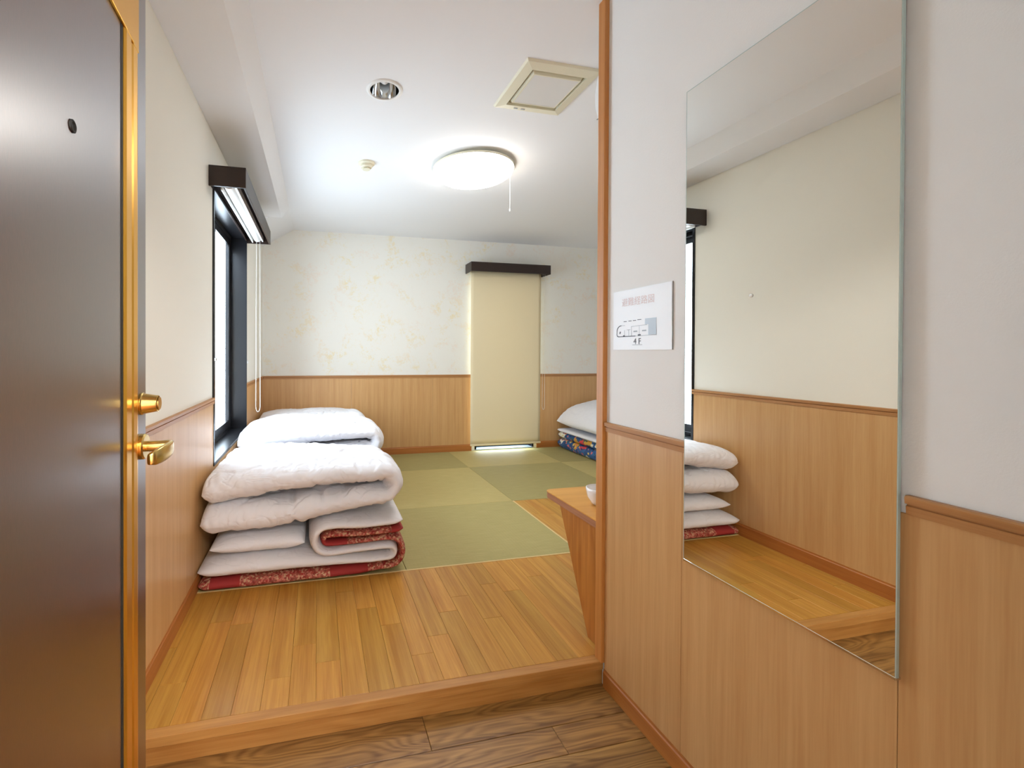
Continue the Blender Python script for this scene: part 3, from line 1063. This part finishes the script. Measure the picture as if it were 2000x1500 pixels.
# door frame in the front wall
df = tag(empty('doorway_frame', (0.1, YF - 0.05, 0)), 'dark frame of the open entrance doorway', kind='structure')
box('frame_jamb', DX0 - 0.03, DX0 + 0.006, YF - 0.11, YF + 0.005, 0, DZ, 'door', df, 0.002)
box('frame_jamb', DX1 - 0.006, DX1 + 0.03, YF - 0.11, YF + 0.005, 0, DZ, 'door', df, 0.002)
box('frame_head', DX0 - 0.03, DX1 + 0.03, YF - 0.11, YF + 0.005, DZ, DZ + 0.035, 'door', df, 0.002)

# ------------------------------------------------------------------ ceiling things
LX, LY, LR = 1.045, 2.835, 0.275
lamp = tag(empty('ceiling_lamp', (LX, LY, ZC)), 'round lit dome lamp in the middle of the ceiling', 'lamp')
lathe('base_plate', [(0, 0), (0.235, 0), (0.235, -0.018), (0.24, -0.030), (0, -0.030)], (LX, LY, ZC), 'plastic', lamp, 64, hard=40)
prof = [(LR - 0.012, -0.026), (LR - 0.002, -0.028), (LR, -0.034)]
for i in range(1, 15):
    a = math.pi / 2 * i / 14
    prof.append((LR * math.cos(a) if i < 14 else 0, -0.034 - 0.080 * math.sin(a)))
lathe('shade', prof, (LX, LY, ZC), 'lamp', lamp, 72)
lathe('rim', [(LR - 0.040, -0.020), (LR + 0.001, -0.020), (LR + 0.0025, -0.023), (LR + 0.0015, -0.032), (LR - 0.002, -0.035)], (LX, LY, ZC), 'plastic', lamp, 72)
cx_, cy_ = 1.285, 2.76
c = Vector((cx_, cy_, 2.30))
link('pull_cord', tube_mesh([Vector((cx_, cy_, 2.478)) - c, Vector((cx_, cy_, 2.35)) - c, Vector((cx_, cy_, 2.205)) - c], 0.0015, 6), 'white_pl', lamp, c)
lathe('cord_bob', [(0, 0.012), (0.003, 0.010), (0.005, 0.0), (0.004, -0.008), (0, -0.010)], (cx_, cy_, 2.198), 'white_pl', lamp, 16)

dl = tag(empty('downlight', (0.319, 2.117, ZC)), 'small recessed chrome downlight in the ceiling, unlit', 'downlight')
lathe('trim_ring', [(0.071, -0.001), (0.071, -0.006), (0.074, -0.008), (0.088, -0.004), (0.0895, 0.0)], (0.319, 2.117, ZC), 'white_paint', dl, 56)
lathe('reflector', [(0.0712, -0.003), (0.068, 0.02), (0.060, 0.05), (0.046, 0.085), (0.035, 0.10), (0, 0.10)], (0.319, 2.117, ZC), 'chrome', dl, 56)
lathe('bulb', [(0, 0.100), (0.014, 0.098), (0.016, 0.075), (0.022, 0.055), (0.020, 0.040), (0.010, 0.032), (0, 0.030)], (0.319, 2.117, ZC), 'white_paint', dl, 24)

dt = tag(empty('heat_detector', (0.322, 2.956, ZC)), 'small ivory heat detector on the ceiling beyond the downlight', 'detector')
lathe('base_ring', [(0, 0), (0.056, 0), (0.056, -0.010), (0.048, -0.016), (0, -0.016)], (0.322, 2.956, ZC), 'plastic', dt, 40, hard=40)
lathe('sensor_cap', [(0.040, -0.015), (0.040, -0.030), (0.034, -0.036), (0, -0.036)], (0.322, 2.956, ZC), 'plastic', dt, 40, hard=40)
lathe('sensor_disc', [(0.018, -0.035), (0.020, -0.042), (0.026, -0.044), (0.026, -0.047), (0, -0.048)], (0.322, 2.956, ZC), 'plastic', dt, 32, hard=40)

VX0, VX1, VY0, VY1 = 0.893, 1.268, 1.745, 2.125
vt = tag(empty('ceiling_vent', (1.08, 1.935, ZC)), 'square ivory ventilation panel in the ceiling near the post', 'vent')
def ring_frame(name, x0, x1, y0, y1, w, z0, z1, mat, slope=0.0):
    bm = bmesh.new()
    out = [(x0, y0), (x1, y0), (x1, y1), (x0, y1)]
    inn = [(x0 + w, y0 + w), (x1 - w, y0 + w), (x1 - w, y1 - w), (x0 + w, y1 - w)]
    c = Vector(((x0 + x1) / 2, (y0 + y1) / 2, z1))
    A = [bm.verts.new(Vector((*p, z1)) - c) for p in out]
    B = [bm.verts.new(Vector((p[0] + math.copysign(0.006, c.x - p[0]), p[1] + math.copysign(0.006, c.y - p[1]), z0 + slope)) - c) for p in out]
    D = [bm.verts.new(Vector((*p, z0)) - c) for p in inn]
    E = [bm.verts.new(Vector((*p, z1)) - c) for p in inn]
    for P, Q in ((A, B), (B, D), (D, E)):
        for i in range(4):
            bm.faces.new((P[i], P[(i + 1) % 4], Q[(i + 1) % 4], Q[i]))
    return link(name, bm_mesh(bm), mat, vt, c)
ring_frame('outer_frame', VX0, VX1, VY0, VY1, 0.050, ZC - 0.016, ZC, 'plastic', 0.006)
box('cavity', VX0 + 0.045, VX1 - 0.045, VY0 + 0.045, VY1 - 0.045, ZC - 0.0012, ZC - 0.0004, 'vent_gap', vt)
box('slot', VX0 + 0.0505, VX0 + 0.056, VY0 + 0.056, VY1 - 0.056, ZC - 0.003, ZC - 0.0012, 'dark', vt)
ring_frame('inner_frame', VX0 + 0.064, VX1 - 0.060, VY0 + 0.068, VY1 - 0.068, 0.012, ZC - 0.017, ZC - 0.001, 'plastic')
box('grille_panel', VX0 + 0.074, VX1 - 0.070, VY0 + 0.078, VY1 - 0.078, ZC - 0.016, ZC - 0.002, 'vent_in', vt)
for x in (0.995, 1.035):
    box('mark', x, x + 0.022, VY1 - 0.030, VY1 - 0.024, ZC - 0.0165, ZC - 0.0138, 'ink_light', vt, 0.001)

# ------------------------------------------------------------------ air conditioner on the partition, seen past the post
ac = tag(empty('air_conditioner', (1.5, 1.424, 2.10)), 'white wall air conditioner just showing past the post, high up', 'air conditioner')
yw_ = 1.4245
pr = [(yw_, 2.108), (yw_ + 0.06, 2.108), (yw_ + 0.100, 2.120), (yw_ + 0.128, 2.160), (yw_ + 0.140, 2.220), (yw_ + 0.142, 2.270), (yw_ + 0.136, 2.320), (yw_ + 0.118, 2.355), (yw_ + 0.095, 2.370), (yw_, 2.372)]
prism('body', pr, 0, 1.100, 1.900, 'white_pl', ac, bev=0.006)
prism('air_flap', [(yw_ + 0.066, 2.104), (yw_ + 0.101, 2.115), (yw_ + 0.130, 2.158), (yw_ + 0.133, 2.156), (yw_ + 0.104, 2.110), (yw_ + 0.068, 2.099)], 0, 1.16, 1.84, 'white_pl', ac)
prism('end_seam', [(yw_ + 0.055, 2.150), (yw_ + 0.128, 2.166), (yw_ + 0.129, 2.162), (yw_ + 0.055, 2.146)], 0, 1.0985, 1.1005, 'card_edge', ac)

# ------------------------------------------------------------------ low desk on a tapered bracket
dk = tag(empty('desk', (1.5, 1.43, ZS)), 'low honey wood desk fixed behind the post', 'desk')
dz1 = EYE - 0.637
r_ = 0.030
out = [(1.036, 1.4300), (2.25, 1.4300), (2.25, 1.838)]
for i in range(7):
    a = math.pi / 2 + math.pi / 2 * i / 6
    out.append((1.036 + r_ + r_ * math.cos(a), 1.838 - r_ + r_ * math.sin(a)))
prism('desk_top', out, 2, dz1 - 0.004, dz1, 'desk', dk, bev=0.001)
out2 = [(x + (0.001 if x < 1.5 else 0), y - (0.001 if y > 1.5 else 0)) for x, y in out]
prism('desk_edge', out2, 2, dz1 - 0.030, dz1 - 0.0042, 'desk_edge', dk)
prism('bracket_panel', [(1.4297, ZS + 0.002), (1.528, ZS + 0.002), (1.742, dz1 - 0.0305), (1.4297, dz1 - 0.0305)], 0, 1.056, 1.080, 'desk_side', dk)
prism('bracket_panel', [(1.4297, ZS + 0.002), (1.528, ZS + 0.002), (1.742, dz1 - 0.0305), (1.4297, dz1 - 0.0305)], 0, 2.14, 2.164, 'desk_side', dk)
tag(lathe('cup', [(0, 0.0), (0.030, 0.0), (0.036, 0.004), (0.052, 0.030), (0.058, 0.058), (0.0585, 0.068), (0.055, 0.070), (0.053, 0.060), (0.046, 0.032), (0.030, 0.008), (0, 0.006)], (1.166, 1.605, dz1 + 0.0005), 'ceramic', None, 48), 'white rounded cup on the low desk, half hidden by the post', 'cup')


# ------------------------------------------------------------------ bedding
def resample(pts, n):
    P = [Vector(p) for p in pts]
    # Catmull-Rom smoothing first
    sm = []
    for i in range(len(P) - 1):
        p0, p1, p2, p3 = P[max(i - 1, 0)], P[i], P[i + 1], P[min(i + 2, len(P) - 1)]
        for k_ in range(12):
            t = k_ / 12
            sm.append(0.5 * ((2 * p1) + (p2 - p0) * t + (2 * p0 - 5 * p1 + 4 * p2 - p3) * t * t + (3 * p1 - p0 - 3 * p2 + p3) * t ** 3))
    sm.append(P[-1])
    cum = [0.0]
    for a, b in zip(sm, sm[1:]):
        cum.append(cum[-1] + (b - a).length)
    L = cum[-1]
    res, j = [], 0
    for i in range(n):
        s_ = L * i / (n - 1)
        while j < len(sm) - 2 and cum[j + 1] < s_:
            j += 1
        t = (s_ - cum[j]) / max(cum[j + 1] - cum[j], 1e-9)
        res.append(sm[j].lerp(sm[j + 1], t))
    return res, L


def lerp_list(lst, t):
    """piecewise linear list of (t, value)"""
    for (a, va), (b, vb) in zip(lst, lst[1:]):
        if t <= b:
            return va + (vb - va) * (t - a) / max(b - a, 1e-9)
    return lst[-1][1]


def pad(name, path, lo, hi, y0, y1, mat, parent, ns=130, ny=46, end=(0.08, 0.08), q=9.0, wr=0.004, seed=0, gather=0.004, endw=0.03, crown=0.0, droop=0.0, pinch=None, ep=2.4):
    """Soft padded band: its cross-section swept along a folded path in x-z, from y0 to y1 in depth.
    lo / hi: offsets from the path along its normal, as numbers or lists of (t, value)."""
    lo = lo if isinstance(lo, list) else [(0, lo), (1, lo)]
    hi = hi if isinstance(hi, list) else [(0, hi), (1, hi)]
    P, L = resample(path, ns)
    yc, W0 = (y0 + y1) / 2, (y1 - y0) / 2
    verts, uv = [], []
    half = ny
    sv = Vector((seed * 3.17, seed * 1.71, seed * 2.33))
    for i, p in enumerate(P):
        t = i / (ns - 1)
        a, b = P[max(i - 1, 0)], P[min(i + 1, ns - 1)]
        tg = (b - a).normalized()
        n = Vector((-tg.y, tg.x))
        l_, h_ = lerp_list(lo, t), lerp_list(hi, t)
        mid, hf = (l_ + h_) / 2, (h_ - l_) / 2
        s_ = t * L
        kk = 1.0
        for e, d in ((end[0], s_), (end[1], L - s_)):
            if e > 0 and d < e:
                kk *= max(0.02, (1 - (1 - d / e) ** ep)) ** 0.5
        wk = 1.0
        for d in (s_, L - s_):
            if d < endw:
                wk *= 1 - 0.05 * (1 - d / endw) ** 2
        W_ = W0 * wk
        ring = []
        for side in (1, -1):
            for j in range(half):
                tt = -1 + 2 * (j + (0 if side > 0 else 0)) / half
                if side < 0:
                    tt = -tt
                yn = math.copysign(1 - (1 - abs(tt)) ** 2.0, tt)
                prof_ = max(0.0, 1 - abs(yn) ** q) ** 0.5
                off = mid + side * hf * kk * prof_
                if crown and side > 0:
                    off += crown * (1 - yn * yn) * kk
                y = yc + W_ * yn
                # wrinkles
                edge = max(0.0, (abs(yn) - 0.55) / 0.45)
                pos = Vector((p.x, y, p.y)) + sv
                big = noise.noise(Vector((pos.x * 3.0, pos.y * 3.0, pos.z * 3.0 + side)))
                wp = noise.noise(Vector((pos.x * 4.0, pos.y * 4.0, pos.z * 4.0 + 9.0 + side)))
                w1 = 0.0
                if wr > 0.0035:
                    n1 = noise.noise(Vector((pos.x * 5.5 + pos.y * 3.2 + wp * 0.5, pos.y * 10.0 - pos.x * 7.0 + wp * 0.6, pos.z * 4.0 + side * 3.1 + seed)))
                    n2 = noise.noise(Vector((pos.x * 13.0 - pos.y * 4.0, pos.y * 7.0 + pos.x * 3.0, pos.z * 11.0 + side * 2.1 - seed)))
                    m1 = max(0.0, min(1.0, 0.55 + 2.2 * wp))
                    m2 = max(0.0, min(1.0, 0.45 - 2.2 * wp))
                    w1 = -1.5 * m1 * max(0.0, 1 - abs(n1) / 0.16) ** 1.5 - 1.1 * m2 * max(0.0, 1 - abs(n2) / 0.16) ** 1.5 + 1.2 * n1 * m1
                g = noise.noise(Vector((s_ * 34 + seed, side * 5.0, yn * 2.0)))
                if pinch and t < 0.4:
                    off -= side * 0.013 * math.exp(-((p.x - pinch) / 0.014) ** 2) * (1 - 0.6 * max(0.0, abs(yn) - 0.9) / 0.1)
                    off += side * 0.006 * math.exp(-((p.x - pinch - 0.03) / 0.03) ** 2)
                calm = 0.25 if (droop and t < 0.42 and side < 0) else 1.0
                off += side * prof_ * kk * calm * (wr * (1.6 * big + w1)) + side * gather * g * edge * kk * prof_
                y += (0.010 * noise.noise(Vector((s_ * 5.5, seed * 1.3, math.copysign(3, yn)))) + 0.5 * gather * g) * abs(yn) ** 3
                zz = p.y + n.y * off
                if droop:
                    k1 = max(0.0, min(1.0, (zz - ZS - 0.36) / 0.16))
                    k2 = max(0.0, min(1.0, (p.x + 0.35) / 0.75))
                    zz -= droop * k1 * (0.25 + 0.75 * k2) * ((yn + 1) / 2) ** 1.6
                ring.append((p.x + n.x * off, y, zz))
                uv.append((s_, y))
        verts.append(ring)
    m = len(verts[0])
    c = Vector((sum(v[0] for r in verts for v in r) / (ns * m), yc, sum(v[2] for r in verts for v in r) / (ns * m)))
    flat = [(Vector(v) - c)[:] for r in verts for v in r]
    faces = []
    for i in range(ns - 1):
        for j in range(m):
            a, b = i * m + j, i * m + (j + 1) % m
            faces.append((a, b, b + m, a + m))
    faces.append(tuple(range(m))[::-1])
    faces.append(tuple((ns - 1) * m + j for j in range(m)))
    me = bpy.data.meshes.new(name)
    me.from_pydata(flat, [], faces)
    ul = me.uv_layers.new(name='UVMap')
    for lp in me.loops:
        ul.data[lp.index].uv = uv[lp.vertex_index]
    bm = bmesh.new()
    bm.from_mesh(me)
    bmesh.ops.recalc_face_normals(bm, faces=bm.faces)
    bm.to_mesh(me)
    bm.free()
    o = link(name, me, mat, parent, c, False, True)
    return o


def arc_pts(cx, cz, r, a0, a1, n=7):
    return [(cx + r * math.cos(math.radians(a0 + (a1 - a0) * i / (n - 1))), cz + r * math.sin(math.radians(a0 + (a1 - a0) * i / (n - 1)))) for i in range(n)]


# for the U-shaped duvet the path normal points inwards on the fold: lo is the outer side, hi the inner
def duvet(y0, y1, xl, xr, dz, seed, lab, group, h2=0.0, droop=0.05, pinch=None):
    Z = ZS + 0.002
    sx = xr - 0.45
    path = [(xl + 0.005, Z + 0.300 + dz), (xl + 0.12, Z + 0.316 + dz), (xl + 0.30, Z + 0.322 + dz), (0.0 + sx, Z + 0.350 + dz), (0.16 + sx, Z + 0.372 + dz), (0.28 + sx, Z + 0.382 + dz)]
    path += arc_pts(0.332 + sx, Z + 0.442 + dz, 0.060, -75, 80, 6)
    path += [(0.27 + sx, Z + 0.503 + dz), (0.10 + sx, Z + 0.498 + dz + h2 * .6), (-0.15, Z + 0.486 + dz + h2), (xl + 0.2, Z + 0.474 + dz + h2), (xl + 0.01, Z + 0.446 + dz)]
    lo = [(0, -0.066), (0.15, -0.078), (0.32, -0.066), (0.42, -0.062), (0.50, -0.058), (0.58, -0.054), (0.70, -0.058), (0.86, -0.064), (1, -0.068)]
    hi = [(0, 0.070), (0.15, 0.080), (0.32, 0.064), (0.42, 0.055), (0.50, 0.050), (0.58, 0.055), (0.70, 0.072), (0.86, 0.078), (1, 0.074)]
    dv = pad('duvet', path, lo, hi, y0, y1, 'white', None, 330, 92, (0.085, 0.075), 8.0, 0.0095, seed, 0.012, 0.06, droop=droop, pinch=pinch, ep=5.0)
    return tag(dv, lab, 'duvet', group)


def mattress_set(y0, y1, xl, xr, seed, where, dz=0.0):
    g = 'folded bedding by the side window'
    Z = ZS + 0.002
    sx = xr - 0.45
    mt = tag(empty('folded_mattress', ((xl + xr) / 2, (y0 + y1) / 2, Z)), 'folded red floral mattress in a white sheet ' + where, 'mattress', 'mattresses ' + g)
    path = [(xl, Z + 0.053), (xl + 0.25, Z + 0.053), (0.0 + sx, Z + 0.054), (0.25 + sx, Z + 0.057), (0.33 + sx, Z + 0.057)]
    path += arc_pts(0.362 + sx, Z + 0.111, 0.054, -90, 90, 7)
    path += [(0.30 + sx, Z + 0.168), (0.18 + sx, Z + 0.165), (0.09 + sx, Z + 0.163)]
    path += arc_pts(0.052 + sx, Z + 0.200, 0.036, 270, 90, 7)[::1]
    path += [(0.10 + sx, Z + 0.238), (0.20 + sx, Z + 0.232), (0.32 + sx, Z + 0.233), (0.435 + sx, Z + 0.240)]
    pad('padded_cover', path, [(0, -0.050), (0.4, -0.052), (0.46, -0.040), (0.55, -0.036), (0.66, -0.030), (0.72, -0.030), (0.80, -0.034), (1, -0.036)], 0.0015, y0, y1, 'red', mt, 230, 34, (0.05, 0.05), 16, 0.0012, seed, 0.003, 0.04)
    pad('sheet', path, -0.0005, [(0, 0.085), (0.12, 0.098), (0.24, 0.086), (0.36, 0.062), (0.44, 0.050), (0.5, 0.050), (0.6, 0.050), (0.68, 0.055), (0.72, 0.060), (0.78, 0.058), (1, 0.058)], y0 - 0.004, y1, 'sheet', mt, 230, 38, (0.13, 0.07), 8, 0.002, seed + 1, 0.005, 0.06)
    tag(pad('pillow', [(xl + 0.05, Z + 0.188), (xl + 0.15, Z + 0.194), (xl + 0.30, Z + 0.197), (xl + 0.45, Z + 0.194), (-0.060 + sx, Z + 0.190)], -0.044, 0.044, y0 + 0.02, y0 + 0.42, 'white', None, 70, 34, (0.20, 0.10), 5, 0.003, seed + 2, 0.005, 0.08),
        'flat white pillow between duvet and mattress ' + where, 'pillow', 'pillows ' + g)


mattress_set(2.175, 3.050, XL + 0.012, 0.45, 3, 'in the bedding stack nearest the step')
duvet(2.165, 3.030, XL + 0.020, 0.45, 0.014, 11, 'puffy white duvet on top of the stack nearest the step', 'white duvets by the side window', 0.012, 0.085, -0.11)
mattress_set(3.110, 3.960, XL + 0.012, 0.47, 23, 'in the middle bedding stack beside the window')
duvet(3.090, 3.960, XL + 0.020, 0.49, 0.05, 31, 'bright white duvet on the middle stack beside the window', 'white duvets by the side window', 0.02)
mattress_set(4.010, 4.700, XL + 0.012, 0.44, 43, 'in the bedding stack in the far corner')
duvet(3.990, 4.720, XL + 0.030, 0.45, 0.018, 57, 'white duvet on the stack in the far corner under the dado', 'white duvets by the side window', 0.015)

# stack across the room
Z = ZS + 0.003
fm = tag(empty('folded_mattress', (3.3, 4.15, Z)), 'blue and red floral mattress folded in the corner past the blind', 'mattress', 'bedding past the blind')
path = [(2.815, Z + 0.060), (2.95, Z + 0.064), (3.3, Z + 0.062), (3.62, Z + 0.062)] + arc_pts(3.70, Z + 0.112, 0.050, -85, 85, 6) + [(3.6, Z + 0.158), (3.3, Z + 0.156), (2.95, Z + 0.158), (2.825, Z + 0.155)]
pad('padded_cover', path, [(0, -0.058), (0.35, -0.058), (0.5, -0.05), (0.65, -0.04), (1, -0.038)], [(0, 0.056), (0.35, 0.045), (0.5, 0.045), (0.65, 0.04), (1, 0.038)], 3.62, 4.722, 'blue', fm, 160, 40, (0.05, 0.045), 14, 0.002, 71, 0.003, 0.04)
pad('sheet', [(2.815, Z + 0.212), (3.0, Z + 0.215), (3.4, Z + 0.215), (3.74, Z + 0.212)], -0.018, 0.020, 3.615, 4.724, 'white', fm, 70, 30, (0.03, 0.03), 14, 0.002, 72, 0.003, 0.04)
tag(pad('duvet', [(2.80, Z + 0.320), (2.90, Z + 0.355), (3.05, Z + 0.395), (3.3, Z + 0.415), (3.55, Z + 0.40), (3.76, Z + 0.34)], [(0, -0.09), (0.2, -0.13), (0.5, -0.165), (0.8, -0.14), (1, -0.09)], [(0, 0.09), (0.2, 0.15), (0.5, 0.185), (0.8, 0.15), (1, 0.09)], 3.64, 4.715, 'white', None, 110, 50, (0.22, 0.22), 5, 0.005, 77, 0.008, 0.1),
    'white duvet on the blue floral mattress past the blind', 'duvet', 'bedding past the blind')
